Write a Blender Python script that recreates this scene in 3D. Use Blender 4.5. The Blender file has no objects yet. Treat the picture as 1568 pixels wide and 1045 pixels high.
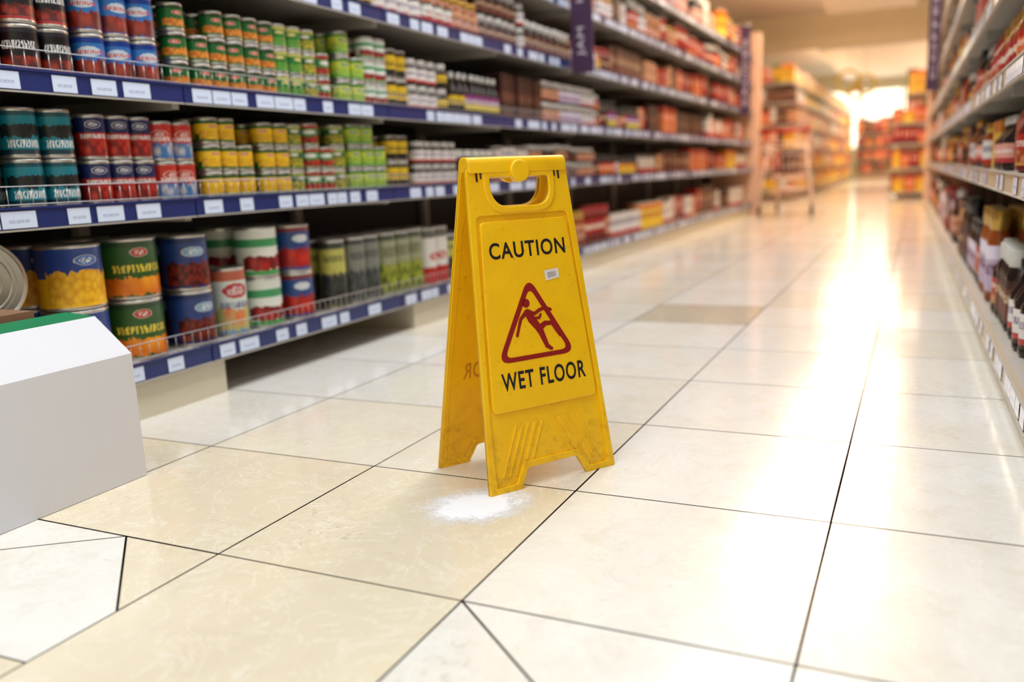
import bpy, math, random
from mathutils import Matrix, Vector
random.seed(7)
scene=bpy.context.scene
scene.view_settings.view_transform='Standard'
scene.view_settings.look='None'
COL=bpy.context.collection

def srgb(r,g,b):
    def f(c):
        c/=255
        return c/12.92 if c<=.04045 else ((c+.055)/1.055)**2.4
    return (f(r),f(g),f(b),1)

# ---------------------------------------------------------------- node helpers
class NT:
    def __init__(s,name):
        s.m=bpy.data.materials.new(name); s.m.use_nodes=True
        s.t=s.m.node_tree; s.n=s.t.nodes; s.l=s.t.links
        s.b=s.n['Principled BSDF']
    def new(s,t,**k):
        n=s.n.new(t)
        for a,v in k.items(): setattr(n,a,v)
        return n
    def put(s,sock,v):
        if hasattr(v,'links') or isinstance(v,bpy.types.NodeSocket): s.l.new(v,sock)
        else: sock.default_value=v
    def math(s,op,a,b=0.0,c=None,clamp=False):
        n=s.new('ShaderNodeMath',operation=op,use_clamp=clamp)
        s.put(n.inputs[0],a); s.put(n.inputs[1],b)
        if c is not None: s.put(n.inputs[2],c)
        return n.outputs[0]
    def mix(s,f,a,b,bt='MIX'):
        n=s.new('ShaderNodeMix',data_type='RGBA',blend_type=bt)
        s.put(n.inputs[0],f); s.put(n.inputs[6],a); s.put(n.inputs[7],b)
        return n.outputs[2]
    def noise(s,vec,scale,detail=3,rough=.5,dist=0):
        n=s.new('ShaderNodeTexNoise')
        if vec is not None: s.l.new(vec,n.inputs['Vector'])
        n.inputs['Scale'].default_value=scale;n.inputs['Detail'].default_value=detail
        n.inputs['Roughness'].default_value=rough;n.inputs['Distortion'].default_value=dist
        return n.outputs['Fac']
    def ramp(s,f,stops):
        n=s.new('ShaderNodeValToRGB'); s.l.new(f,n.inputs[0])
        e=n.color_ramp.elements
        while len(e)<len(stops): e.new(.5)
        for i,(p,c) in enumerate(stops): e[i].position=p;e[i].color=c
        return n.outputs[0]
    def uv(s):
        n=s.new('ShaderNodeUVMap'); return n.outputs[0]
    def obj(s):
        n=s.new('ShaderNodeTexCoord'); return n.outputs['Object']
    def sep(s,v):
        n=s.new('ShaderNodeSeparateXYZ'); s.l.new(v,n.inputs[0]); return n.outputs
    def bump(s,h,strength=.2,dist=.01):
        n=s.new('ShaderNodeBump'); n.inputs['Strength'].default_value=strength;n.inputs['Distance'].default_value=dist
        s.l.new(h,n.inputs['Height']); s.l.new(n.outputs[0],s.b.inputs['Normal'])

def simple(name,col,rough=.5,metal=0,var=.08,scale=20,emit=None,es=0):
    t=NT(name); f=t.noise(t.obj(),scale,4)
    c2=tuple(max(0,c*(1-var*2)) for c in col[:3])+(1,)
    t.l.new(t.mix(f,c2,col),t.b.inputs['Base Color'])
    t.b.inputs['Roughness'].default_value=rough; t.b.inputs['Metallic'].default_value=metal
    if emit: t.b.inputs['Emission Color'].default_value=emit; t.b.inputs['Emission Strength'].default_value=es
    return t.m

def label(name,base,bands=(),food=None,logo=None,text=None,rough=.35,rep=2):
    """printed label: bands by height, a food picture, an oval logo and lettering"""
    t=NT(name); s=t.sep(t.uv()); u0,v=s[0],s[1]
    u=t.math('FRACT',t.math('MULTIPLY',u0,rep)) if rep>1 else u0
    c=base
    def rng(x,a,b): return t.math('MULTIPLY',t.math('GREATER_THAN',x,a),t.math('LESS_THAN',x,b))
    for a,b,col in bands: c=t.mix(rng(v,a,b),c,col)
    cb=t.new('ShaderNodeCombineXYZ'); t.l.new(t.math('MULTIPLY',u,2.0),cb.inputs[0]); t.l.new(v,cb.inputs[1]); uvv=cb.outputs[0]
    if food:
        a,b,c1,c2,sc=food
        vor=t.new('ShaderNodeTexVoronoi'); t.l.new(uvv,vor.inputs['Vector']); vor.inputs['Scale'].default_value=sc
        fc=t.ramp(vor.outputs['Distance'],[(0.0,c1),(.75,c2)])
        edge=t.math('MULTIPLY_ADD',t.noise(uvv,6,2),.3,-.15)
        m=rng(t.math('ADD',v,edge),a,b)
        m=t.math('MULTIPLY',m,rng(u,.08,.92))
        c=t.mix(m,c,fc)
    if logo:
        a,b,w,col=logo
        dx=t.math('DIVIDE',t.math('SUBTRACT',u,.5),w*.72); dy=t.math('DIVIDE',t.math('SUBTRACT',v,(a+b)/2),(b-a)/2*.75)
        d=t.math('ADD',t.math('MULTIPLY',dx,dx),t.math('MULTIPLY',dy,dy))
        d=t.math('ADD',d,t.math('MULTIPLY_ADD',t.noise(uvv,9,2),.8,-.4))
        c=t.mix(t.math('LESS_THAN',d,1.2),c,(.7,.67,.55,1))
        c=t.mix(t.math('LESS_THAN',d,1.0),c,col)
        wv=t.noise(uvv,24,1)
        c=t.mix(t.math('MULTIPLY',t.math('LESS_THAN',d,.4),t.math('GREATER_THAN',wv,.5)),c,(.75,.72,.65,1))
    if text:
        a,b,col=text
        wv=t.new('ShaderNodeTexWave'); t.l.new(uvv,wv.inputs['Vector']); wv.inputs['Scale'].default_value=3.2
        wv.inputs['Distortion'].default_value=5;wv.inputs['Detail'].default_value=2;wv.inputs['Detail Scale'].default_value=3
        m=t.math('MULTIPLY',rng(v,a,b),rng(u,.2,.8)); m=t.math('MULTIPLY',m,t.math('GREATER_THAN',wv.outputs['Fac'],.45))
        c=t.mix(m,c,col)
    if isinstance(c,tuple): t.b.inputs['Base Color'].default_value=c
    else: t.l.new(c,t.b.inputs['Base Color'])
    t.b.inputs['Roughness'].default_value=rough
    return t.m

# ---------------------------------------------------------------- mesh builder
class MB:
    def __init__(s,mp=None):
        s.v=[];s.f=[];s.mi=[];s.sm=[];s.uv=[];s.mats=[];s.mp=mp
    def mid(s,m):
        if m not in s.mats: s.mats.append(m)
        return s.mats.index(m)
    def addv(s,p):
        s.v.append(tuple(s.mp(p)) if s.mp else tuple(p)); return len(s.v)-1
    def face(s,idx,m,uvs=None,smooth=False):
        s.f.append(idx);s.mi.append(s.mid(m));s.sm.append(smooth)
        s.uv+= uvs if uvs else [(0,0)]*len(idx)
    def box(s,a,b,m,mtop=None,taper=0,bev=0):
        (x0,y0,z0),(x1,y1,z1)=a,b
        if bev>0:
            rings=[]
            for z,o in ((z0,bev),(z0+bev,0),(z1-bev,0),(z1,bev)):
                q=[(x0+bev,y0+o),(x1-bev,y0+o),(x1-o,y0+bev),(x1-o,y1-bev),(x1-bev,y1-o),(x0+bev,y1-o),(x0+o,y1-bev),(x0+o,y0+bev)]
                rings.append([s.addv((x,y,z)) for x,y in q])
            for k in range(3):
                for i in range(8):
                    j=(i+1)%8; va,vb=((0,.02),(.02,.98),(.98,1))[k]
                    ua,ub=((.02,.98) if i%2==0 else (.99,1))
                    s.face([rings[k][i],rings[k][j],rings[k+1][j],rings[k+1][i]],m,[(ua,va),(ub,va),(ub,vb),(ua,vb)])
            s.face(rings[0][::-1],m); s.face(rings[3],mtop or m)
            return
        P=[s.addv(p) for p in ((x0,y0,z0),(x1,y0,z0),(x1,y1,z0),(x0,y1,z0),(x0+taper,y0+taper,z1),(x1-taper,y0+taper,z1),(x1-taper,y1-taper,z1),(x0+taper,y1-taper,z1))]
        U=[(0,0),(1,0),(1,1),(0,1)]
        for q in ((0,1,5,4),(1,2,6,5),(2,3,7,6),(3,0,4,7)): s.face([P[i] for i in q],m,U)
        s.face([P[i] for i in (3,2,1,0)],m,U); s.face([P[i] for i in (4,5,6,7)],mtop or m,U)
    def lathe(s,c,prof,seg=20,M=None,rot=0,flat=()):
        """prof: list of (r,z,mat_of_segment_above,v)"""
        rings=[]
        for r,z,m,v in prof:
            ring=[]
            for i in range(seg):
                a=2*math.pi*i/seg
                p=Vector((r*math.cos(a),r*math.sin(a),z))
                if M: p=M@p
                ring.append(s.addv((c[0]+p.x,c[1]+p.y,c[2]+p.z)))
            rings.append(ring)
        for k in range(len(prof)-1):
            m=prof[k][2]; sm=abs(prof[k][1]-prof[k+1][1])>.3*abs(prof[k][0]-prof[k+1][0])
            for i in range(seg):
                j=(i+1)%seg
                ua=i/seg+rot;ub=(i+1)/seg+rot; va,vb=prof[k][3],prof[k+1][3]
                s.face([rings[k][i],rings[k][j],rings[k+1][j],rings[k+1][i]],m,[(ua,va),(ub,va),(ub,vb),(ua,vb)],sm)
        s.face(rings[0][::-1],prof[0][2]); s.face(rings[-1],prof[-2][2])
    def rod(s,a,b,r,m,seg=5):
        a=Vector(a);b=Vector(b);d=(b-a)
        q=d.to_track_quat('Z','Y').to_matrix()
        s.lathe(a,[(r,0,m,0),(r,d.length,m,1)],seg,M=q)
    def done(s,name,parent=None):
        me=bpy.data.meshes.new(name); me.from_pydata(s.v,[],s.f)
        for m in s.mats: me.materials.append(m)
        me.polygons.foreach_set('material_index',s.mi); me.polygons.foreach_set('use_smooth',s.sm)
        uvl=me.uv_layers.new(name='UVMap'); uvl.data.foreach_set('uv',[c for u in s.uv for c in u])
        me.update(); o=bpy.data.objects.new(name,me); COL.objects.link(o)
        if parent: o.parent=parent
        return o

def can(mb,x,y,z,r,h,lab,seg=20):
    rot=.25+.06+random.uniform(-.06,.06)
    e=.0035
    mb.lathe((x,y,z),[(r*.9,e,STEEL,0),(r*.96,0,STEEL,0),(r,e,STEEL,0),(r,.007,STEEL,0),(r*.985,.009,lab,0),(r*.985,h-.009,STEEL,1),(r,h-.007,STEEL,1),(r,h-e,STEEL,1),(r*.96,h,STEEL,1),(r*.91,h-e,STEEL,1),(r*.5,h-e-.0006,STEEL,1)],seg,rot=rot)
def jar(mb,x,y,z,r,h,lab,body,lid,seg=16):
    rot=.31+random.uniform(-.05,.05); n=h*.78
    mb.lathe((x,y,z),[(r*.85,0,body,0),(r,.008,body,0),(r,h*.12,lab,0),(r,h*.62,body,1),(r*.97,h*.7,body,1),(r*.78,n,body,1),(r*.76,n+.002,lid,1),(r*.82,n+.003,lid,1),(r*.82,h-.003,lid,1),(r*.76,h,lid,1)],seg,rot=rot)
def bottle(mb,x,y,z,r,h,lab,body,lid,seg=14):
    rot=.31+random.uniform(-.05,.05)
    mb.lathe((x,y,z),[(r*.85,0,body,0),(r,.008,body,0),(r,h*.15,lab,0),(r,h*.5,body,1),(r*.97,h*.58,body,1),(r*.4,h*.75,body,1),(r*.36,h*.86,lid,1),(r*.42,h*.87,lid,1),(r*.42,h,lid,1)],seg,rot=rot)
def packet(mb,x,y,z,w,d,h,lab):
    mb.box((x-d/2,y-w/2,z),(x+d/2,y+w/2,z+h),lab,bev=min(.006,w*.08))

# ---------------------------------------------------------------- materials
STEEL=simple('tin_steel',(.62,.6,.56,1),.28,.9,.1,60)
CHROME=simple('chrome_wire',(.6,.6,.62,1),.3,.7,.05)
NAVY=simple('shelf_edge_blue',srgb(36,50,112),.3,0,.1,8)
TAG=label('price_ticket_paper',srgb(212,224,248),text=(.3,.5,srgb(160,170,198)),rough=.25,rep=1)
SHELFM=simple('shelf_enamel',srgb(180,174,164),.4,0,.06,5)
SHELFD=simple('shelf_back_panel',srgb(40,34,32),.6,0,.1,5)
KICK=simple('kickplate_cream',srgb(222,214,192),.4,0,.06,6)
PEACH=simple('end_panel_peach',srgb(240,196,168),.5,0,.05,3)
PURPLE=simple('banner_purple',srgb(66,36,70),.5,0,.05,3)
WHITE=simple('banner_lettering',srgb(205,190,205),.5,0,.02,3)
BLACK=simple('black_ink',(.008,.008,.01,1),.4,0,.1,30)
RED=simple('dark_red_ink',srgb(150,20,16),.4,0,.1,30)
G=srgb
L={}
L['teal']=label('label_teal',G(20,120,136),[(0,.12,G(10,50,60)),(.9,1,G(10,70,80))],food=(.4,.7,G(10,12,14),G(30,34,36),5),text=(.16,.34,G(225,225,225)))
L['tealblk']=label('label_black',G(16,30,36),[(0,.1,G(150,30,20)),(.8,1,G(20,110,110))],text=(.3,.5,G(220,220,215)))
L['redblue']=label('label_red_blue',G(170,34,26),[(.62,1,G(24,32,80)),(0,.12,G(130,20,15))],food=(.05,.4,G(200,50,30),G(110,12,8),5),logo=(.7,.95,.22,G(40,50,110)),text=(.46,.58,G(215,215,210)))
L['bluered']=label('label_blue_red',G(28,54,140),[(.86,1,G(190,30,25))],food=(.05,.42,G(225,60,35),G(150,20,10),4),logo=(.6,.85,.28,G(200,40,30)))
L['redlite']=label('label_red_light',G(190,44,36),[(.0,.1,G(40,90,160))],food=(.05,.45,G(200,190,190),G(60,110,160),4),logo=(.55,.85,.3,G(190,60,50)),text=(.5,.62,G(235,225,220)))
L['corn']=label('label_sweetcorn',G(236,190,26),[(0,.36,G(24,96,36)),(.84,1,G(22,84,34))],food=(.1,.5,G(246,206,50),G(200,140,10),9),logo=(.62,.8,.2,G(200,60,30)))
L['green']=label('label_green',G(22,100,42),[(.88,1,G(18,56,28))],food=(.1,.42,G(226,160,50),G(190,90,20),6),logo=(.58,.82,.2,G(200,40,30)))
L['peas']=label('label_peas',G(34,116,44),[(.86,1,G(200,200,100))],food=(.05,.45,G(130,190,70),G(50,110,30),9),logo=(.6,.82,.2,G(210,190,50)))
L['carrot']=label('label_peas_carrots',G(24,96,46),[(.9,1,G(180,190,80))],food=(.02,.55,G(240,180,50),G(60,120,40),6),logo=(.64,.86,.2,G(220,210,190)))
L['redgreen']=label('label_red_green',G(50,130,66),[(.84,1,G(170,36,30))],food=(.05,.4,G(200,60,40),G(130,25,15),5),logo=(.5,.78,.28,G(220,220,210)))
L['yelgreen']=label('label_yellow_green',G(196,206,60),[(.0,.25,G(80,150,50)),(.85,1,G(60,130,60))],food=(.15,.5,G(200,220,90),G(110,150,40),8),logo=(.55,.8,.25,G(50,120,50)))
L['blue']=label('label_blue',G(44,112,184),[(.86,1,G(20,56,140)),(0,.08,G(20,60,140))],food=(.02,.44,G(170,60,40),G(100,26,18),3),logo=(.5,.8,.3,G(190,210,230)),text=(.58,.68,G(200,60,50)))
L['cider']=label('label_black_white',G(16,14,20),[(0,.08,G(160,30,25)),(.9,1,G(40,40,50))],food=(.1,.34,G(170,50,30),G(80,16,14),5),text=(.5,.7,G(225,225,225)))
L['redbox']=label('label_red',G(180,34,26),[(0,.2,G(210,150,80))],food=(.1,.5,G(220,160,110),G(170,60,30),4),text=(.6,.8,G(235,215,200)))
L['yelblk']=label('label_yellow_black',G(226,186,40),[(0,.3,G(30,26,20)),(.85,1,G(40,40,30))],text=(.4,.6,G(30,30,30)))
L['bigcorn']=label('label_big_corn',G(30,62,140),[(0,.5,G(236,180,26))],food=(.05,.6,G(248,200,46),G(216,150,20),8),logo=(.68,.9,.16,G(60,110,190)))
L['peach']=label('label_peach_slices',G(44,86,32),[(.9,1,G(34,64,26))],food=(.02,.34,G(240,160,40),G(200,96,16),2.6),logo=(.7,.9,.13,G(190,36,34)),text=(.44,.58,G(226,200,70)))
L['beans']=label('label_beans',G(34,60,120),[(.0,.08,G(20,34,90)),(.9,1,G(20,40,90))],food=(.04,.5,G(140,40,26),G(60,10,8),8),logo=(.6,.84,.22,G(120,160,190)))
L['fruit']=label('label_fruit',G(206,214,206),[(.84,1,G(180,90,60)),(0,.24,G(90,150,190))],food=(.04,.4,G(226,100,60),G(180,180,110),3),logo=(.52,.84,.34,G(176,40,50)),text=(.4,.5,G(60,70,120)))
L['whgreen']=label('label_white_green',G(222,226,216),[(.62,.8,G(60,150,90)),(0,.1,G(60,150,80))],food=(.1,.42,G(180,46,36),G(110,20,16),4),logo=(.4,.55,.3,G(230,230,225)))
L['bluetom']=label('label_blue_tomato',G(28,66,130),[(.9,1,G(120,30,40))],food=(.06,.5,G(206,48,32),G(140,20,16),3),logo=(.62,.85,.2,G(200,210,220)))
L['oliveb']=label('label_black_olive',G(110,110,76),[(.9,1,G(50,54,46)),(.52,.9,G(186,180,84))],food=(.04,.5,G(14,14,20),G(60,62,54),7),text=(.7,.8,G(70,70,40)))
L['oliveg']=label('label_green_olive',G(150,152,120),[(.9,1,G(70,76,56))],food=(.04,.5,G(190,196,60),G(70,84,20),7),text=(.62,.8,G(80,84,50)))
L['oliveb2']=label('label_black_olive_grey',G(122,124,112),[(.92,1,G(60,62,60))],food=(.04,.5,G(20,22,34),G(80,84,80),7),text=(.68,.8,G(60,60,60)))
L['whred']=label('label_white_red',G(218,214,206),[(.85,1,G(90,90,80)),(0,.3,G(180,40,34))],logo=(.4,.6,.25,G(180,40,30)))
L['purp']=label('label_purple_yellow',G(140,60,120),[(0,.4,G(216,196,80))],text=(.5,.7,G(230,230,230)))
L['orange']=label('label_orange',G(222,100,44),[(.8,1,G(180,40,24))],food=(.1,.45,G(240,190,120),G(190,70,20),5),text=(.55,.72,G(245,225,200)))
L['tan']=label('label_tan',G(206,150,110),[(.0,.2,G(140,60,40))],text=(.5,.75,G(120,40,30)),logo=(.25,.45,.3,G(180,60,50)))
L['brown']=label('label_brown',G(104,52,38),[(.8,1,G(60,26,18))],text=(.45,.65,G(220,190,150)))
L['choc']=label('label_dark_brown',G(56,26,22),[(0,.15,G(90,30,24))],text=(.4,.6,G(150,90,60)))
L['crimson']=label('label_crimson',G(170,34,34),[(0,.3,G(110,14,20))],logo=(.5,.8,.3,G(226,190,160)))
L['yellow']=label('label_yellow',G(236,194,60),[(.75,1,G(222,130,30))],text=(.4,.6,G(170,40,20)))
L['pink']=label('label_pink',G(226,160,140),[(.0,.25,G(190,60,60))],text=(.5,.7,G(240,230,225)))
L['white']=label('label_white',G(226,220,214),[(.0,.2,G(190,60,50))],text=(.5,.75,G(90,60,110)))
L['lilac']=label('label_lilac',G(190,170,194),[(.7,1,G(230,220,235))],text=(.35,.6,G(90,30,70)))
L['magenta']=label('label_magenta',G(140,24,70),[(.6,.8,G(220,190,200))],logo=(.2,.5,.3,G(230,150,170)))
DARKJ=simple('jar_contents_dark',G(40,24,20),.12,0,.2,30)
AMBER=simple('jar_contents_amber',G(176,86,26),.12,0,.3,30)
OLIVE=simple('jar_contents_green',G(110,116,40),.12,0,.3,60)
REDJ=simple('jar_contents_red',G(140,30,22),.12,0,.3,30)
LIDW=simple('lid_white',G(225,222,215),.35); LIDG=simple('lid_gold',G(204,160,70),.3,.5); LIDR=simple('lid_red',G(170,30,28),.35); LIDK=simple('lid_black',G(25,25,28),.35)

# ---------------------------------------------------------------- floor
T=.45
def mat_tile():
    t=NT('marble_tile'); a=t.new('ShaderNodeVertexColor',layer_name='tcol'); ob=t.obj()
    base=a.outputs[0]
    n1=t.noise(ob,3.0,6,.6,.6); n2=t.noise(ob,7,8,.65,1.6); n3=t.noise(ob,45,5,.6); n4=t.noise(ob,12,9,.75,.8)
    n5=t.noise(ob,2.3,2,.5,.3); n6=t.noise(ob,60,6,.8,.4)
    c=t.mix(t.ramp(n1,[(.35,(0,0,0,1)),(.7,(1,1,1,1))]),base,t.mix(.28,base,(.66,.53,.33,1)))
    c=t.mix(t.math('MULTIPLY',t.ramp(n4,[(.5,(0,0,0,1)),(.66,(1,1,1,1))]),.26),c,(.60,.51,.37,1))
    vein=t.ramp(t.math('ABSOLUTE',t.math('SUBTRACT',n2,.5)),[(0,(1,1,1,1)),(.014,(0,0,0,1))])
    c=t.mix(t.math('MULTIPLY',vein,.5),c,(.92,.89,.82,1))
    spots=t.ramp(n3,[(.66,(0,0,0,1)),(.74,(1,1,1,1))])
    c=t.mix(t.math('MULTIPLY',spots,.45),c,(.42,.31,.18,1))
    sc=t.math('MULTIPLY',t.ramp(n5,[(.58,(0,0,0,1)),(.66,(1,1,1,1))]),t.ramp(n6,[(.54,(0,0,0,1)),(.62,(1,1,1,1))]))
    c=t.mix(t.math('MULTIPLY',sc,.45),c,(.36,.29,.19,1))
    t.l.new(c,t.b.inputs['Base Color'])
    t.l.new(t.ramp(n1,[(.2,(.09,.09,.09,1)),(.8,(.19,.19,.19,1))]),t.b.inputs['Roughness'])
    t.bump(n1,.06,.02); t.b.inputs['Specular IOR Level'].default_value=.6
    return t.m
TILE=mat_tile()
GROUT=simple('grout',G(40,28,18),.95,0,.3,40)
GROUT.node_tree.nodes['Principled BSDF'].inputs['Specular IOR Level'].default_value=.1
def floor():
    V=[];Fc=[];C=[];MI=[]
    rg=random.Random(11)
    def poly(pts,col):
        g=rg.uniform(.0014,.0022)
        n=len(pts);o=[]
        area=sum(pts[i][0]*pts[(i+1)%n][1]-pts[(i+1)%n][0]*pts[i][1] for i in range(n))
        if area<0: pts=pts[::-1]
        for i in range(n):
            p=Vector(pts[i]);a=(p-Vector(pts[i-1])).normalized();b=(Vector(pts[(i+1)%n])-p).normalized()
            na=Vector((-a.y,a.x));nb=Vector((-b.y,b.x));k=(na+nb)/(1+na.dot(nb)); o.append(p+k*g)
        i0=len(V);V.extend([(p.x,p.y,0) for p in o]);Fc.append(list(range(i0,i0+n)));C.append(col);MI.append(0)
        i1=len(V);V.extend([(p.x,p.y,-.004) for p in o])
        for i in range(n):
            j=(i+1)%n;Fc.append([i0+j,i0+i,i1+i,i1+j]);C.append((.14,.09,.05));MI.append(1)
    white=(.81,.80,.765);beige=(.76,.67,.50)
    rnd=random.Random(3)
    for i in range(-14,15):
        for j in range(-8,70):
            k=rnd.choice([0,0,.15,.3,.5]) ; sh=rnd.uniform(.94,1.02)
            if (i,j) in ((-2,0),(-1,0),(-1,-1),(-3,0)): k=.95;sh=1
            if (i,j) in ((-1,1),(-2,1)): k=.6
            if i>=0 and -2<j<4: k=rnd.choice([0,.05,.12]);sh=1
            if (i,j)==(-1,5): k=1;sh=.72
            col=tuple((white[q]*(1-k)+beige[q]*k)*sh for q in range(3))
            x,y=i*T,j*T
            if (i,j)==(-2,-1):
                w=white
                poly([(-.45,0),(-.66,0),(-.45,-.2)],beige)
                poly([(-.66,0),(-.9,-.17),(-.9,-.36),(-.45,-.34),(-.45,-.2)],w)
                poly([(-.66,0),(-.9,0),(-.9,-.17)],white)
                poly([(-.9,-.36),(-.9,-.45),(-.45,-.45),(-.45,-.34)],beige)
            elif (i,j)==(0,-1):
                poly([(0,0),(.45,-.38),(.45,0)],white); poly([(0,0),(0,-.45),(.45,-.45),(.45,-.38)],white)
            else: poly([(x,y),(x+T,y),(x+T,y+T),(x,y+T)],col)
    me=bpy.data.meshes.new('floor');me.from_pydata(V,[],Fc)
    ca=me.color_attributes.new('tcol','FLOAT_COLOR','CORNER'); k=0
    for p in me.polygons:
        for _ in p.vertices: ca.data[k].color=C[p.index]+(1,);k+=1
    me.materials.append(TILE);me.materials.append(GROUT);me.polygons.foreach_set('material_index',MI)
    o=bpy.data.objects.new('floor',me);COL.objects.link(o)
    mb=MB();mb.box((-6.3,-3.6,-.05),(6.75,31.5,-.0025),GROUT);g=mb.done('grout_bed');g.parent=o
floor()

# room shell
WALL=simple('wall_cream',G(244,234,206),.7,0,.04,2)
CEIL=simple('ceiling_white',G(244,236,230),.8,0,.03,2)
def slab(name,a,b,m): mb=MB();mb.box(a,b,m);return mb.done(name)
slab('wall_left',(-6.4,-3.6,0),(-6.3,31.5,3.5),WALL)
slab('wall_right',(6.75,-3.6,0),(6.85,31.5,3.5),WALL)
slab('wall_back',(-6.4,31.5,0),(6.85,31.6,3.5),WALL)
slab('wall_front',(-6.4,-3.7,0),(6.85,-3.6,3.5),WALL)
slab('ceiling',(-6.4,-3.7,3.5),(6.85,31.6,3.6),CEIL)
slab('trim_1',(-6.3,18,2.85),(6.75,18.2,3.5),WALL)
mb=MB();GL=simple('glowing_pane',G(250,246,226),.2,0,.02,3,emit=(1,.94,.74,1),es=1.9)  # added glowing panel that makes the far end bright; the window is made up
mb.box((-2.6,31.44,1.0),(1.2,31.47,2.9),GL)
FR=simple('glow_panel_frame',G(220,214,200),.4)
for x in (-2.6,-1.33,-.06,1.2): mb.box((x-.04,31.38,.96),(x+.04,31.44,2.94),FR)
for zc in (.96,2.9): mb.box((-2.64,31.38,zc),(1.24,31.44,zc+.06),FR)
mb.done('glow_panel_1')

# ---------------------------------------------------------------- gondolas
def gondola(name,mp,y0,y1,zs,kicks,ztop,fence_to,edge=NAVY,depth=.48):
    mb=MB(mp)
    mb.box((-depth-.03,y0,.0),(-depth,y1,ztop),SHELFD)
    for a,b in kicks: mb.box((-.5,a,0),(-.012,b,zs[0]-.05),KICK)
    ys=[y0]
    yy=.82-int((.82-y0)/1.0)*1.0
    while yy<y1-.3:
        if yy>y0+.2: ys.append(yy)
        yy+=1.0
    ys.append(y1)
    rnd=random.Random(name)
    for k,z in enumerate(zs):
        for a,b in zip(ys[:-1],ys[1:]):
            mb.box((-depth,a+.002,z-.022),(-.006,b-.002,z-.004),SHELFM)
            mb.box((-.006,a+.003,z-.048),(.004,b-.003,z+.002),edge)
            mb.box((.004,a+.003,z-.002),(.008,b-.003,z+.003),SHELFM if edge!=NAVY else edge)
            mb.box((.004,a+.003,z-.050),(.008,b-.003,z-.046),SHELFM)
            t=a+.03
            while t<b-.1:
                w=rnd.uniform(.05,.085)
                if rnd.random()<.88:
                    i=[mb.addv(p) for p in ((.0065,t,z-.043),(.0065,t+w,z-.043),(.0055,t+w,z-.006),(.0055,t,z-.006))]
                    mb.face(i,TAG,[(0,0),(1,0),(1,1),(0,1)])
                t+=w+rnd.choice([.004,.02,.04,.08])
        for a in ys[1:-1]:
            mb.box((-depth,a-.012,z-.06),(-.03,a+.012,z-.02),SHELFM)
        if fence_to>y0:
            for zz in (.008,.048): mb.rod((-.010,y0,z+zz),(-.010,fence_to,z+zz),.0013,CHROME,4)
            t=y0
            while t<fence_to: mb.rod((-.012,t,z),(-.012,t,z+.048),.001,CHROME,3); t+=.03
    for a in ys: mb.box((-depth-.0,a-.02,0),(-depth+.03,a+.02,ztop),SHELFM)
    return mb.done(name)
LX=-1.24
def mpL(p): return (LX+p[0],p[1],p[2])
ZL=[.15,.56,.86,1.2,1.52,1.83]
gondola('supermarket_shelf',mpL,-1.6,9.6,ZL,[(-1.6,.88),(1.93,9.6)],2.05,3.8)
def mpR(p): return (.775-.0145*p[1]-p[0],p[1],p[2])
ZR=[.11,.54,.80,1.06,1.34,1.64,1.9]
gondola('supermarket_shelf',mpR,.2,10.2,ZR,[(.2,10.2)],2.15,0,edge=simple('shelf_edge_grey',G(200,180,150),.3,0,.1,6))

MIXW=['orange','tan','brown','crimson','redbox','pink','choc','white','whred','yellow']
def fill(mp,name,z,segs,seed=1):
    rnd=random.Random(seed); mb=MB(mp)
    for sgm in segs:
        y0,y1,kind,r,h,n,labs=sgm[:7]
        if isinstance(labs,str): labs=(labs,)
        ex=sgm[7] if len(sgm)>7 else (DARKJ,LIDW)
        y=y0+r; lb=labs[0]; rr=r; hh=h
        while y<y1-r*.6:
            near=y<2.6
            if len(labs)>1 and rnd.random()<.45: lb=rnd.choice(labs)
            if y>3 and kind!='can':
                if rnd.random()<.3:
                    lb=rnd.choice(list(labs)*3+MIXW); rr=r*rnd.uniform(.75,1.15); hh=h*rnd.uniform(.82,1.08)
            short=n>1 and rnd.random()<.07
            for d in range(2 if near else 1):
                x=-.03-rr-d*(2*rr+.006)+rnd.uniform(-.006,.003)
                if x-rr<-.47: continue
                for k in range(n):
                    if short and d==0 and k==n-1 and n>2: continue
                    zz=z+k*(hh+.0005)
                    lab=L[lb]
                    if kind=='can': can(mb,x,y+rnd.uniform(-.002,.002),zz,rr,hh,lab,24 if near else 14)
                    elif kind=='jar': jar(mb,x,y,zz,rr,hh,lab,ex[0],ex[1])
                    elif kind=='bottle': bottle(mb,x,y,zz,rr,hh,lab,ex[0],ex[1])
                    else: packet(mb,x-.03+rnd.uniform(-.01,.01),y,zz,2*rr*.96,.12,hh,lab)
            y+=2*rr+.003
    return mb.done(name)
J=(DARKJ,LIDW);JG=(OLIVE,LIDG);JA=(AMBER,LIDG);JR=(REDJ,LIDR);JK=(DARKJ,LIDK)
def one(c,kind,r,h,n,lab): return (c-r,c+r*.9,kind,r,h,n,lab)
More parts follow.
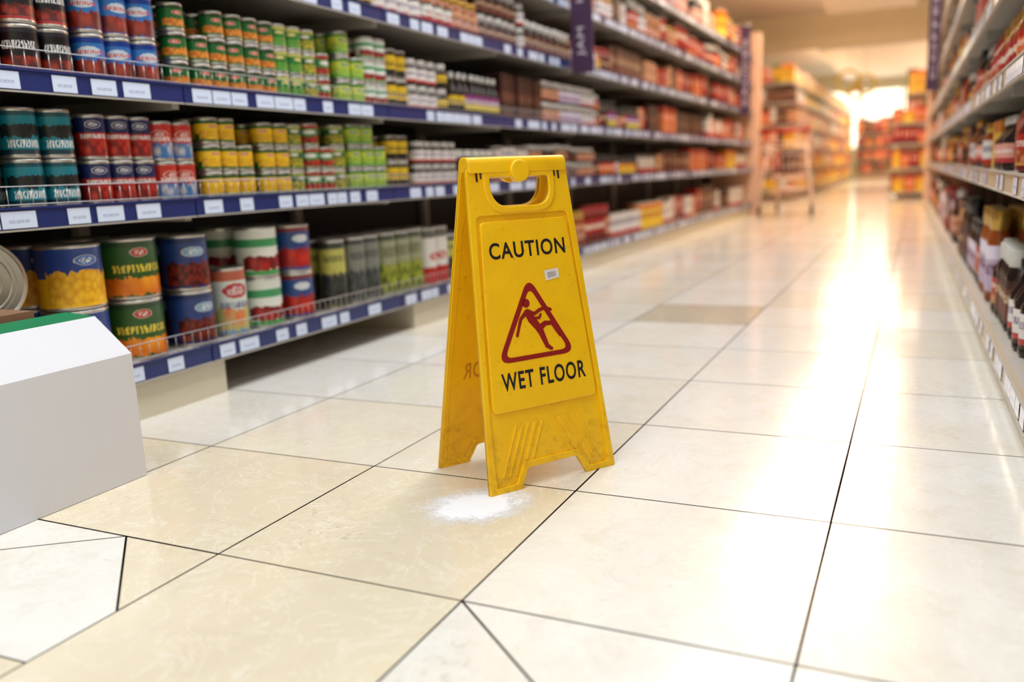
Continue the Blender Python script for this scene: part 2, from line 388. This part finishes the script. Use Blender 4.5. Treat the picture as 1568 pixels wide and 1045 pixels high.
fill(mpL,'large_food_tins',.15-.004,[one(.49,'can',.077,.16,2,'bigcorn'),one(.665,'can',.077,.161,2,'peach'),one(.85,'can',.066,.158,2,'beans'),
 one(1.005,'can',.056,.205,1,'fruit'),one(1.155,'can',.068,.158,2,'whgreen'),one(1.315,'can',.062,.156,2,'bluetom'),
 (1.46,1.575,'can',.048,.245,1,'oliveb'),(1.58,1.78,'can',.048,.245,1,'oliveb2'),(1.79,2.1,'can',.048,.245,1,'oliveg'),(2.11,2.3,'can',.048,.24,1,'whred'),
 (2.3,3.1,'can',.046,.2,1,'oliveb'),(3.1,4.0,'jar',.055,.2,1,'yellow',JA),(4.0,4.5,'jar',.06,.22,1,'crimson',JR),(4.5,5.2,'can',.07,.16,1,'white'),(5.2,5.9,'can',.08,.2,1,'yellow'),
 (5.9,7.2,'box',.08,.2,1,('white','white','crimson')),(7.2,8.0,'box',.1,.24,1,'crimson'),(8.0,9.5,'box',.08,.2,1,'white')],2)
fill(mpL,'canned_vegetables',.56-.004,[(-.2,.33,'can',.04,.112,2,'tealblk'),(.34,.52,'can',.042,.114,2,'teal'),(.53,.75,'can',.036,.11,2,('redblue','redblue','bluered')),(.75,.91,'can',.034,.106,2,('redlite',)),
 (.92,1.16,'can',.034,.076,3,'corn'),(1.16,1.37,'can',.034,.074,3,('corn','corn','carrot')),(1.38,1.63,'can',.036,.076,3,('redgreen','peas','carrot')),(1.63,1.88,'can',.036,.078,3,('yelgreen','peas','yelgreen','whgreen')),(1.88,2.06,'can',.033,.1,2,'yelblk'),
 (2.07,2.42,'jar',.034,.09,2,('white','yelblk'),J),(2.42,2.8,'jar',.035,.15,1,('choc','white'),J),(2.8,3.2,'can',.038,.085,2,('whred','white')),(3.2,4.2,'jar',.045,.09,2,('choc','tan'),J),(4.2,5.2,'jar',.045,.14,1,('brown','lilac'),JK),(5.2,6,'box',.06,.17,1,'tan'),(6,6.8,'box',.06,.18,1,'brown'),(6.8,7.6,'box',.07,.2,1,'orange'),(7.6,8.4,'box',.07,.17,1,'crimson'),(8.4,9.5,'box',.06,.19,1,'tan')],3)
fill(mpL,'canned_vegetables',.86-.004,[(-.1,.37,'can',.044,.12,2,'redbox'),(.37,.56,'can',.042,.11,2,'cider'),(.56,.83,'can',.039,.112,2,'blue'),(.84,.92,'can',.035,.075,3,'green'),(.92,1.26,'can',.034,.075,3,('green','carrot','green')),(1.26,1.48,'can',.034,.075,3,('peas','carrot')),
 (1.48,1.6,'can',.034,.08,2,'redgreen'),(1.6,1.9,'can',.036,.082,3,('yelgreen','yelgreen','whgreen')),(1.9,2.05,'can',.036,.11,2,'yelblk'),(2.05,2.4,'jar',.038,.1,2,('white','yelblk'),J),(2.4,2.9,'bottle',.028,.18,1,('purp','white','yelblk'),J),(2.9,3.4,'box',.05,.22,1,'choc'),(3.4,4.3,'jar',.04,.11,2,('tan','lilac','white'),J),(4.3,5.2,'jar',.045,.16,1,('brown','purp'),JK),(5.2,5.9,'box',.06,.2,1,'choc'),(5.9,6.6,'box',.07,.22,1,'orange'),(6.6,7.4,'box',.07,.2,1,'tan'),(7.4,8.2,'box',.06,.22,1,'crimson'),(8.2,9.5,'box',.06,.2,1,'orange')],4)
fill(mpL,'sauce_jars',1.2-.004,[(1.0,1.6,'can',.04,.12,2,('whgreen','yelgreen')),(1.6,2.2,'jar',.04,.13,1,('white','whgreen','yelblk'),J),(2.2,2.7,'jar',.04,.15,1,('tan','whred'),JA),(2.7,3.2,'jar',.04,.12,2,('brown','choc'),J),(3.2,3.9,'jar',.045,.16,1,'brown',J),(3.9,4.6,'jar',.045,.15,1,('yellow','lilac'),JR),(4.6,5.4,'box',.06,.2,1,'brown'),(5.4,6.2,'box',.06,.18,1,'tan'),(6.2,7,'box',.07,.2,1,'choc'),(7,7.8,'box',.07,.22,1,'orange'),(7.8,8.6,'box',.06,.2,1,'crimson'),(8.6,9.5,'box',.07,.21,1,'pink')],5)
def ranseg(y0,y1,labs,seed,kinds=('box','jar','can'),hm=(.14,.2),rm=(.035,.06)):
    r=random.Random(seed);o=[];y=y0;last=None
    while y<y1-.2:
        w=r.uniform(.2,.45);e=min(y+w,y1);lb=r.choice([l for l in labs if l!=last]);last=lb
        k=r.choice(kinds); o.append((y,e,k,r.uniform(*rm),r.uniform(*hm),1,lb,r.choice([J,JA,JR,JK])));y=e
    return o
WARM=['orange','tan','brown','crimson','redbox','pink','choc','yellow','white','orange','tan']  # goods lean orange: part of the flare's warm wash is in these colours
fill(mpL,'grocery_packages',1.52-.004,ranseg(2.5,9.5,['brown','tan','choc','white','redbox','orange','crimson'],6,hm=(.16,.24)),6)
fill(mpL,'grocery_packages',1.83-.004,ranseg(3.5,9.5,WARM,7,hm=(.16,.3),rm=(.05,.09)),7)
RP=['crimson','choc','magenta','brown','lilac','redbox','white','tan','choc']
for k,z in enumerate(ZR):
    hh=(.2,.32) if k==0 else (.15,.21)
    labs=RP if k==0 else ['orange','crimson','tan','yellow','brown','redbox','pink','choc','white']
    fill(mpR,'grocery_packages',z-.004,ranseg(.25,10.1,labs,20+k,kinds=('box','bottle','jar'),hm=hh,rm=(.03,.055)),30+k)

mb=MB()
R90=Matrix.Rotation(math.radians(-25),3,'Z')@Matrix.Rotation(math.radians(90),3,'Y')
r=.098
mb.lathe((LX-.27,.325,.15-.004+r+.155),[(r,0,STEEL,0),(r,.01,L['bigcorn'],0),(r*.985,.012,L['bigcorn'],0),(r*.985,.2,STEEL,1),(r*1.01,.203,STEEL,1),(r*1.01,.212,STEEL,1),(r*.95,.213,STEEL,1),(r*.93,.206,STEEL,1),(r*.8,.206,STEEL,1),(r*.78,.209,STEEL,1),(r*.7,.209,STEEL,1),(r*.68,.206,STEEL,1),(r*.5,.206,STEEL,1),(r*.48,.208,STEEL,1),(r*.2,.208,STEEL,1)],48,M=R90)
mb.done('catering_tin')

slab('shelf_end_panel',(LX-.5,9.61,0),(LX+.07,9.8,2.08),PEACH)
slab('shelf_end_panel',(.60,10.2,0),(1.12,10.3,2.2),PEACH)

# ---------------------------------------------------------------- text / flat shapes
def mesh_from_curve(cu,name):
    o=bpy.data.objects.new('tmp',cu);COL.objects.link(o);bpy.context.view_layer.update()
    dg=bpy.context.evaluated_depsgraph_get();me=bpy.data.meshes.new_from_object(o.evaluated_get(dg));me.name=name
    bpy.data.objects.remove(o);return me
def text_obj(body,bounds,z,ext,mat,name,M,parent=None,bold=.02,mirror=False,rot=False):
    cu=bpy.data.curves.new('t','FONT');cu.body=body;cu.size=1;cu.extrude=.0;cu.offset=bold;cu.space_character=1.12
    me=mesh_from_curve(cu,name)
    xs=[v.co.x for v in me.vertices];ys=[v.co.y for v in me.vertices];x0,x1,y0,y1=min(xs),max(xs),min(ys),max(ys)
    for v in me.vertices:
        a=(v.co.x-x0)/(x1-x0);b=(v.co.y-y0)/(y1-y0)
        if rot: a,b=1-b,a
        if mirror:a=1-a
        v.co=(bounds[0]+a*(bounds[1]-bounds[0]),bounds[2]+b*(bounds[3]-bounds[2]),z)
    me.materials.clear();me.materials.append(mat)
    o=bpy.data.objects.new(name,me);COL.objects.link(o);o.matrix_world=M
    if parent:o.parent=parent
    return o
def roundp(pts,r,n=5):
    o=[]
    for i in range(len(pts)):
        rr=r[i] if isinstance(r,(list,tuple)) else r
        p=Vector(pts[i]);a=(Vector(pts[i-1])-p);b=(Vector(pts[(i+1)%len(pts)])-p)
        if rr<=0:o.append(tuple(p));continue
        ra=min(rr,a.length*.48);rb=min(rr,b.length*.48)
        A=p+a.normalized()*ra;B=p+b.normalized()*rb
        for k in range(n+1):
            t=k/n;q=A*(1-t)**2+p*2*t*(1-t)+B*t*t;o.append((q.x,q.y))
    return o
def flat(loops,z,ext,bev,mat,name,M,parent=None):
    cu=bpy.data.curves.new(name,'CURVE');cu.dimensions='2D';cu.fill_mode='BOTH';cu.extrude=ext;cu.bevel_depth=bev;cu.bevel_resolution=2;cu.offset=-bev
    for lp in loops:
        s=cu.splines.new('POLY');s.points.add(len(lp)-1);s.use_cyclic_u=True
        for p,q in zip(s.points,lp):p.co=(q[0],q[1],0,1)
    me=mesh_from_curve(cu,name)
    for v in me.vertices:v.co.z+=z
    me.materials.clear();me.materials.append(mat)
    o=bpy.data.objects.new(name,me);COL.objects.link(o);o.matrix_world=M
    if parent:o.parent=parent
    return o
def stroke(pts,w,n=10):
    P=[Vector(p) for p in pts];Lf=[];Rt=[]
    ws=w if isinstance(w,(list,tuple)) else [w]*len(P)
    for i,p in enumerate(P):
        if i==0:d=P[1]-p
        elif i==len(P)-1:d=p-P[i-1]
        else:d=(P[i+1]-p).normalized()+(p-P[i-1]).normalized()
        d.normalize();nn=Vector((-d.y,d.x));Lf.append(p+nn*ws[i]/2);Rt.append(p-nn*ws[i]/2)
    a0=math.atan2((Lf[-1]-P[-1]).y,(Lf[-1]-P[-1]).x)
    e=[P[-1]+Vector((math.cos(a0-math.pi*k/n),math.sin(a0-math.pi*k/n)))*ws[-1]/2 for k in range(1,n)]
    a1=math.atan2((Rt[0]-P[0]).y,(Rt[0]-P[0]).x)
    s=[P[0]+Vector((math.cos(a1-math.pi*k/n),math.sin(a1-math.pi*k/n)))*ws[0]/2 for k in range(1,n)]
    return [tuple(q) for q in Lf+e+Rt[::-1]+s]

# ---------------------------------------------------------------- wet floor sign
def mat_yellow():
    t=NT('yellow_plastic');ob=t.obj();s=t.sep(ob)
    n=t.noise(ob,9,8,.7,.5);n2=t.noise(ob,70,6,.7)
    c=t.mix(t.ramp(n,[(.35,(0,0,0,1)),(.75,(1,1,1,1))]),G(250,198,6),G(240,182,4))
    c=t.mix(t.math('MULTIPLY',t.ramp(n2,[(.60,(0,0,0,1)),(.72,(1,1,1,1))]),.5),c,G(170,118,20))
    # grime gathers towards the feet
    low=t.math('MULTIPLY_ADD',s[1],-4.5,.75,clamp=True)
    n3=t.noise(ob,34,7,.75)
    c=t.mix(t.math('MULTIPLY',low,t.ramp(n3,[(.48,(0,0,0,1)),(.7,(.8,.8,.8,1))])),c,G(150,100,24))
    t.l.new(c,t.b.inputs['Base Color']);t.b.inputs['Roughness'].default_value=.36
    t.bump(n2,.08,.003);return t.m
YEL=mat_yellow()
GHOST=simple('yellow_ghost_print',G(206,150,8),.4,0,.1,40)
sign=bpy.data.objects.new('wet_floor_sign',None);COL.objects.link(sign)
ang=math.radians(57.12);u=Vector((math.cos(ang),math.sin(ang),0));n=Vector((-u.y,u.x,0));dep=.2157
A=Vector((-.0563,.4905,0));HT=.613
def panelM(o,uu,nn):
    v=(Vector((0,0,HT))+nn*(dep/2-.012)).normalized();N=uu.cross(v)
    return Matrix(((uu.x,v.x,N.x,o.x),(uu.y,v.y,N.y,o.y),(uu.z,v.z,N.z,o.z),(0,0,0,1)))
def panel(M,front):
    P='front_' if front else 'back_'
    LV=.612
    outl=roundp([(-.1467,0),(-.077,0),(-.058,.038),(.058,.038),(.077,0),(.1467,0),(.1395,.12),(.112,LV),(-.112,LV),(-.1395,.12)],[.004,.003,.006,.006,.003,.004,.05,.014,.014,.05])
    hole=roundp([(-.066,.590),(-.066,.556),(-.048,.535),(.048,.535),(.066,.556),(.066,.590)],[.006,.02,.02,.02,.02,.006])
    flat([outl,hole],-.007,.0015,.0008,YEL,P+'sheet',M,sign)
    inner=roundp([(-.130,.012),(-.086,.012),(-.064,.05),(.064,.05),(.086,.012),(.130,.012),(.128,.13),(.103,.520),(-.103,.520),(-.128,.13)],[.003]*6+[.03,.012,.012,.03])
    flat([outl,inner,hole],-.005,.004,.0012,YEL,P+'rim',M,sign)
    lip=roundp([(-.080,.604),(-.080,.55),(-.056,.522),(.056,.522),(.080,.55),(.080,.604)],[.006,.028,.028,.028,.028,.006],8)
    flat([lip,hole],-.003,.004,.003,YEL,P+'handle_lip',M,sign)
    flat([roundp([(-.121,.150),(.121,.150),(.112,.30),(.097,.508),(-.097,.508),(-.112,.30)],[.014,.014,.02,.01,.01,.02],8)],-.0035,.0035,.002,YEL,P+'raised_panel',M,sign)
    for k in range(8):
        for s in (-1,1):
            x=s*(.014+k*.014);lo=.054 if abs(x)<.066 else .03
            hi=.120;d=-s*.045
            x2=x+d*(hi-lo)/.1
            if s*x2>.004: flat([stroke([(x,lo),(x2,hi)],.004,4)],-.005,.0016,.0008,YEL,P+'rib',M,sign)
    return M
MF=panelM(A,u,n);panel(MF,True)
MBk=panelM(A+n*dep,-u,-n);panel(MBk,False)
z=.00235
text_obj('CAUTION',(-.086,.086,.437,.468),z,0,BLACK,'caution_lettering',MF,sign)
text_obj('WET FLOOR',(-.094,.100,.189,.2235),z,0,BLACK,'wet_floor_lettering',MF,sign)
text_obj('WET FLOOR',(-.097,.097,.189,.2235),-.0095,0,GHOST,'back_lettering',MBk,sign)
zz=z+.0002
flat([roundp([(-.008,.400),(-.098,.2415),(.082,.2415)],.030,10),roundp([(-.008,.379),(-.081,.2505),(.065,.2505)],.018,10)],zz,.0001,0,RED,'warning_triangle',MF,sign)
cir=lambda x,y,r:[(x+r*math.cos(a*math.pi/12),y+r*math.sin(a*math.pi/12)) for a in range(24)]
flat([cir(-.020,.349,.0085)],zz,.0001,0,RED,'pictogram_head',MF,sign)
for i,(p,w) in enumerate([([(-.020,.331),(-.012,.318),(.0,.302),(.006,.292)],[.013,.017,.015,.014]),([(.004,.298),(.010,.281),(.017,.262),(.026,.256)],[.014,.012,.010,.007]),
    ([(.004,.298),(.018,.306),(.034,.305),(.043,.290),(.050,.279)],[.013,.010,.009,.008,.007]),([(-.022,.332),(-.036,.320),(-.043,.303),(-.048,.290)],[.009,.007,.006,.006]),
    ([(-.018,.333),(-.004,.327),(.008,.333),(.022,.336),(.034,.331)],[.009,.007,.007,.006,.006]),([(-.004,.318),(.006,.318),(.010,.324)],[.006,.006,.005])]):
    flat([stroke(p,w)],zz+.0001*(i+1),.00005,0,RED,'pictogram_limb',MF,sign)
STK=label('paper_sticker',G(226,220,210),text=(.2,.75,G(120,110,120)),rough=.6,rep=1)
st=MB();idx=[st.addv(p) for p in ((.031,.387,.0028),(.064,.391,.0028),(.063,.410,.0028),(.030,.407,.0028))];st.face(idx,STK,[(0,0),(1,0),(1,1),(0,1)])
so=st.done('sticker');so.matrix_world=MF;so.parent=sign
c0=A+n*dep/2
MC=Matrix(((n.x,0,u.x,c0.x),(n.y,0,u.y,c0.y),(0,1,0,0),(0,0,0,1)))
flat([roundp([(-.021,.592),(.021,.592),(.018,.6215),(-.018,.6215)],[.002,.002,.014,.014],8)],0,.107,.003,YEL,'hinge_cap',MC,sign)
flat([cir(0,.600,.021)],.003,.005,.003,YEL,'hinge_boss',MF,sign)
flat([cir(0,.600,.021)],.003,.005,.003,YEL,'hinge_boss',MBk,sign)
SL=simple('slot_shadow',G(60,40,6),.7)
for s in (-1,1):
    flat([[(s*.092-.0022,.583),(s*.092+.0022,.583),(s*.092+.0022,.603),(s*.092-.0022,.603)]],.0003,.0006,0,SL,'hinge_slot',MF,sign)
    flat([[(s*.083-.0015,.588),(s*.083+.0015,.588),(s*.083+.0015,.603),(s*.083-.0015,.603)]],.0003,.0006,0,SL,'hinge_slot',MF,sign)

# white powder spill under the foot
def spill():
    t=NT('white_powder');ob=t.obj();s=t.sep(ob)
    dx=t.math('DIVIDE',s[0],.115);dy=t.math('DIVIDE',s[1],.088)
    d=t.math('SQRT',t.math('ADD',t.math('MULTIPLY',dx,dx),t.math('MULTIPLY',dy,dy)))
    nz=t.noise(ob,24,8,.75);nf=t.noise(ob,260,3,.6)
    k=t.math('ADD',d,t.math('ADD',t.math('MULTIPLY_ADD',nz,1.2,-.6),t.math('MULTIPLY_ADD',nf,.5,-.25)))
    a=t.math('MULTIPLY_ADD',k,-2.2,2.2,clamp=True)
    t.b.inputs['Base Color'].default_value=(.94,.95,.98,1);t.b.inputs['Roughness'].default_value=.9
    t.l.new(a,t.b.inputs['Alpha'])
    me=bpy.data.meshes.new('white_powder_spill');N=32
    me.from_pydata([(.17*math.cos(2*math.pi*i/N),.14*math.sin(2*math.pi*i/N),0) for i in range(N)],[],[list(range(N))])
    me.materials.append(t.m);o=bpy.data.objects.new('white_powder_spill',me);COL.objects.link(o)
    o.location=(-.143,.325,.0008);o.rotation_euler=(0,0,math.radians(48))
spill()

# ---------------------------------------------------------------- white carton (left foreground)
CARD=simple('white_cardboard',G(220,221,228),.75,0,.03,6)
BRN=simple('brown_cardboard',G(140,104,76),.8,0,.1,12)
GRN=simple('green_tape',G(20,130,80),.4,0,.1,12)
mb=MB()
x0,x1,y0,y1,h,t=-1.215,-.885,-.62,.25,.262,.005
def quad(m,*p):
    i=[mb.addv(q) for q in p];mb.face(i,m,[(0,0),(1,0),(1,1),(0,1)])
mb.box((x0,y0,.001),(x1,y1,.006),CARD)
mb.box((x1-t,y0,.006),(x1,y1,h),CARD);mb.box((x0,y0,.006),(x0+t,y1,h),CARD)
mb.box((x0+t,y0,.006),(x1-t,y0+t,h),CARD);mb.box((x0+t,y1-t,.006),(x1-t,y1,h),CARD)
def flap(a,b,c,d,off,m):
    o=Vector(off);P=[Vector(q) for q in (a,b,c,d)]
    quad(m,*P);quad(m,*[q-o for q in P])
    for i in range(4):
        j=(i+1)%4;quad(m,P[i],P[j],P[j]-o,P[i]-o)
flap((x1,y0,h),(x1,y1,h),(x1-.08,y1-.01,h+.076),(x1-.08,y0,h+.076),(.003,0,.004),CARD)
flap((x1-.08,y1-.01,h+.076),(x1-.08,y0,h+.076),(x1-.125,y0,h+.088),(x1-.125,y1-.04,h+.088),(0,0,.003),GRN)
mb.box((x0+.02,y0+.03,.01),(x1-.14,y1-.10,h+.1),BRN)
mb.done('white_cardboard_box')

# ---------------------------------------------------------------- hanging aisle banners
def banner(x0,x1,y,z0,z1,txt):
    e=bpy.data.objects.new('aisle_banner',None);COL.objects.link(e)
    mb=MB();mb.box((x0,y-.008,z0),(x1,y+.008,z1),PURPLE,bev=.003);mb.rod((x0,y,z1),(x1,y,z1),.008,CHROME,8);mb.done('board',e)
    M=Matrix(((1,0,0,0),(0,0,-1,y-.0095),(0,1,0,0),(0,0,0,1)))
    w=x1-x0;text_obj(txt,(x0+w*.3,x1-w*.3,z0+.09,z1-.14),0,0,WHITE,'lettering',M,e,rot=True,bold=.01)
banner(LX+.012,LX+.14,3.72,1.13,1.95,'JAM    HONEY')
banner(LX+.012,LX+.12,8.75,1.12,2.04,'SAUCES')
banner(.575,.665,7.2,1.13,2.05,'COFFEE')

# ---------------------------------------------------------------- shopping cart
def cart(x,y):
    m=simple('cart_chrome',G(236,206,190),.3,.3);rd=simple('cart_plastic_red',G(190,50,30),.4);wh=simple('cart_wheel',G(60,50,50),.6)
    mb=MB(lambda p:(x+p[0],y+p[1],p[2]))
    lo=[(-.2,-.3,.42),(.2,-.3,.42),(.16,.35,.46),(-.16,.35,.46)];hi=[(-.28,-.38,.82),(.28,-.38,.82),(.22,.45,.78),(-.22,.45,.78)]
    for i in range(4):
        j=(i+1)%4
        for f in (0,.33,.66,1):
            a=Vector(lo[i]).lerp(Vector(hi[i]),f);b=Vector(lo[j]).lerp(Vector(hi[j]),f);mb.rod(a,b,.011 if f in (0,1) else .005,m)
        for k in range(9):
            f=k/8;mb.rod(Vector(lo[i]).lerp(Vector(lo[j]),f),Vector(hi[i]).lerp(Vector(hi[j]),f),.004,m)
    for k in range(7):
        f=k/6;mb.rod(Vector(lo[0]).lerp(Vector(lo[1]),f),Vector(lo[3]).lerp(Vector(lo[2]),f),.004,m)
    for s in (-1,1):
        mb.rod((s*.27,-.38,.82),(s*.27,-.47,.95),.018,m);mb.rod((s*.2,-.3,.82),(s*.30,-.38,.12),.022,m);mb.rod((s*.29,-.36,.12),(s*.2,.42,.12),.02,m)
        mb.rod((s*.16,.33,.46),(s*.2,.42,.12),.018,m)
        for yy,xx in ((-.36,.29),(.42,.2)):
            mb.lathe((s*xx-.012,yy,.06),[(.06,0,wh,0),(.06,.024,wh,1)],16,M=Matrix.Rotation(math.pi/2,3,'Y'));mb.rod((s*xx,yy,.06),(s*xx,yy,.13),.01,m)
    mb.rod((-.28,-.47,.95),(.28,-.47,.95),.02,rd,8);mb.rod((-.25,-.36,.3),(.25,-.36,.3),.014,m)
    for q in range(6): mb.box((-.15+.05*(q%3)*1.6,-.25+.2*(q//3),.47),(-.05+.05*(q%3)*1.6,-.1+.2*(q//3),.70+.03*(q%2)),L[['crimson','choc','brown'][q%3]],bev=.005)
    mb.done('shopping_cart')
cart(-.82,9.7)

# ---------------------------------------------------------------- far displays
def display(name,x0,x1,y0,y1,zs,labs,seed,top=2.05):
    r=random.Random(seed);mb=MB()
    mb.box((x0+.1,y0+.2,0),(x1-.1,y1,top),PEACH)
    for z in zs: mb.box((x0,y0,z-.03),(x1,y1,z),SHELFM)
    for i,z in enumerate(zs):
        hmax=(zs[i+1] if i+1<len(zs) else top+.15)-z-.06
        x=x0+.05
        while x<x1-.06:
            w=r.uniform(.08,.16);h=hmax*r.uniform(.7,1);packet(mb,x+w/2,y0+.1,z,.16,w*.96,h,L[r.choice(labs)]);x+=w+.005
        for xs in ((x0,1),(x1,-1)):
            y=y0+.22;lb=r.choice(labs)
            while y<y1-.1:
                if r.random()<.35: lb=r.choice(labs)
                w=r.uniform(.14,.2);h=hmax*r.uniform(.7,1);packet(mb,xs[0]+xs[1]*.09,y+w/2,z,w,.16,h,L[lb]);y+=w+.006
    return mb.done(name)
display('promotional_display',-2.3,-1.3,13.6,27,[.12,.5,.85,1.2,1.55,1.85],['yellow','yellow','tan','yellow','white','corn','pink','orange','brown'],51)
display('promotional_display',.14,.62,13.2,14.2,[.1,.45,.8,1.1],['orange','crimson','orange','yellow'],52,top=1.25)
display('promotional_display',.3,.75,14.6,16,[.1,.5,.9,1.3,1.6],['tan','yellow','pink','green'],53,top=1.95)
display('promotional_display',.45,1.6,17,27,[.12,.5,.85,1.2,1.55],['orange','tan','crimson','yellow','brown'],54,top=1.8)
display('promotional_display',-1.3,-.2,28.5,29.5,[.2,.6,1.0,1.4],['crimson','green','orange','brown'],55,top=1.8)
mb=MB();YD=simple('yellow_acrylic',G(250,214,60),.3)
for cx,cz,rr in ((-.95,2.3,.24),(-.6,2.22,.2),(-.8,2.05,.14)):
    for i in range(20):
        a0,a1=2*math.pi*i/20,2*math.pi*(i+1)/20
        mb.rod((cx+rr*math.cos(a0),20,cz+rr*math.sin(a0)),(cx+rr*math.cos(a1),20,cz+rr*math.sin(a1)),.035,YD,6)
for cx,cz in ((-.95,2.54),(-.6,2.42)): mb.rod((cx,20,cz),(cx,20,3.5),.006,CHROME,4)
mb.done('hanging_ring_decoration')

# ---------------------------------------------------------------- ceiling lights
HS=simple('luminaire_housing',G(240,240,240),.4)
def light(x,y,sx,sy,p,col,z=3.36,up=0):
    la=bpy.data.lights.new('tube_light','AREA');la.shape='RECTANGLE';la.size=sx;la.size_y=sy;la.energy=p;la.color=col
    o=bpy.data.objects.new('ceiling_light',la);COL.objects.link(o);o.location=(x,y,z)
    th=.06
    mb=MB();mb.box((x-sx/2-.05,y-sy/2-.05,z+.01),(x+sx/2+.05,y+sy/2+.05,z+.01+th),HS);mb.done('luminaire_housing',o).matrix_parent_inverse=Matrix.Translation((-x,-y,-z))
    if up:
        lb=bpy.data.lights.new('ceiling_fill','AREA');lb.shape='RECTANGLE';lb.size=sx;lb.size_y=sy;lb.energy=up;lb.color=col  # added lamp above the housing, there only to brighten the ceiling
        q=bpy.data.objects.new('ceiling_fill',lb);COL.objects.link(q);q.parent=o;q.location=(0,0,.01+th+.005);q.rotation_euler=(math.pi,0,0)
NE=(.90,.955,1);WA=(1,.73,.48)  # far lamps tinted orange to stand in for the lens flare's wash
for y in (-1.8,1.2,4.2):
    light(-.3,y,1.3,2.2,70,NE)
light(2.6,1,.6,6,75,NE)
for y in (7.4,10.8,14.6):
    light(-.3,y,1.3,2.2,(105,105,85)[int((y-7)/3.5)],WA,z=3.1,up=60)
light(-.3,24,2.5,8,330,(1,.87,.60),z=3.0,up=150)  # added lamp for the back wall's yellow glow, not a known fitting

w=bpy.data.worlds.new('World');scene.world=w;w.use_nodes=True
w.node_tree.nodes['Background'].inputs[0].default_value=(1,.95,.88,1);w.node_tree.nodes['Background'].inputs[1].default_value=.4

# ---------------------------------------------------------------- camera
cd=bpy.data.cameras.new('camera');cam=bpy.data.objects.new('camera',cd);COL.objects.link(cam);scene.camera=cam
cam.location=(.5588,-.9732,.5849);cam.rotation_euler=(1.3804,.0427,.4359)
cd.sensor_width=36;cd.lens=36*1315/1568;cd.clip_start=.05
cd.dof.use_dof=True;cd.dof.focus_distance=1.62;cd.dof.aperture_fstop=1.7
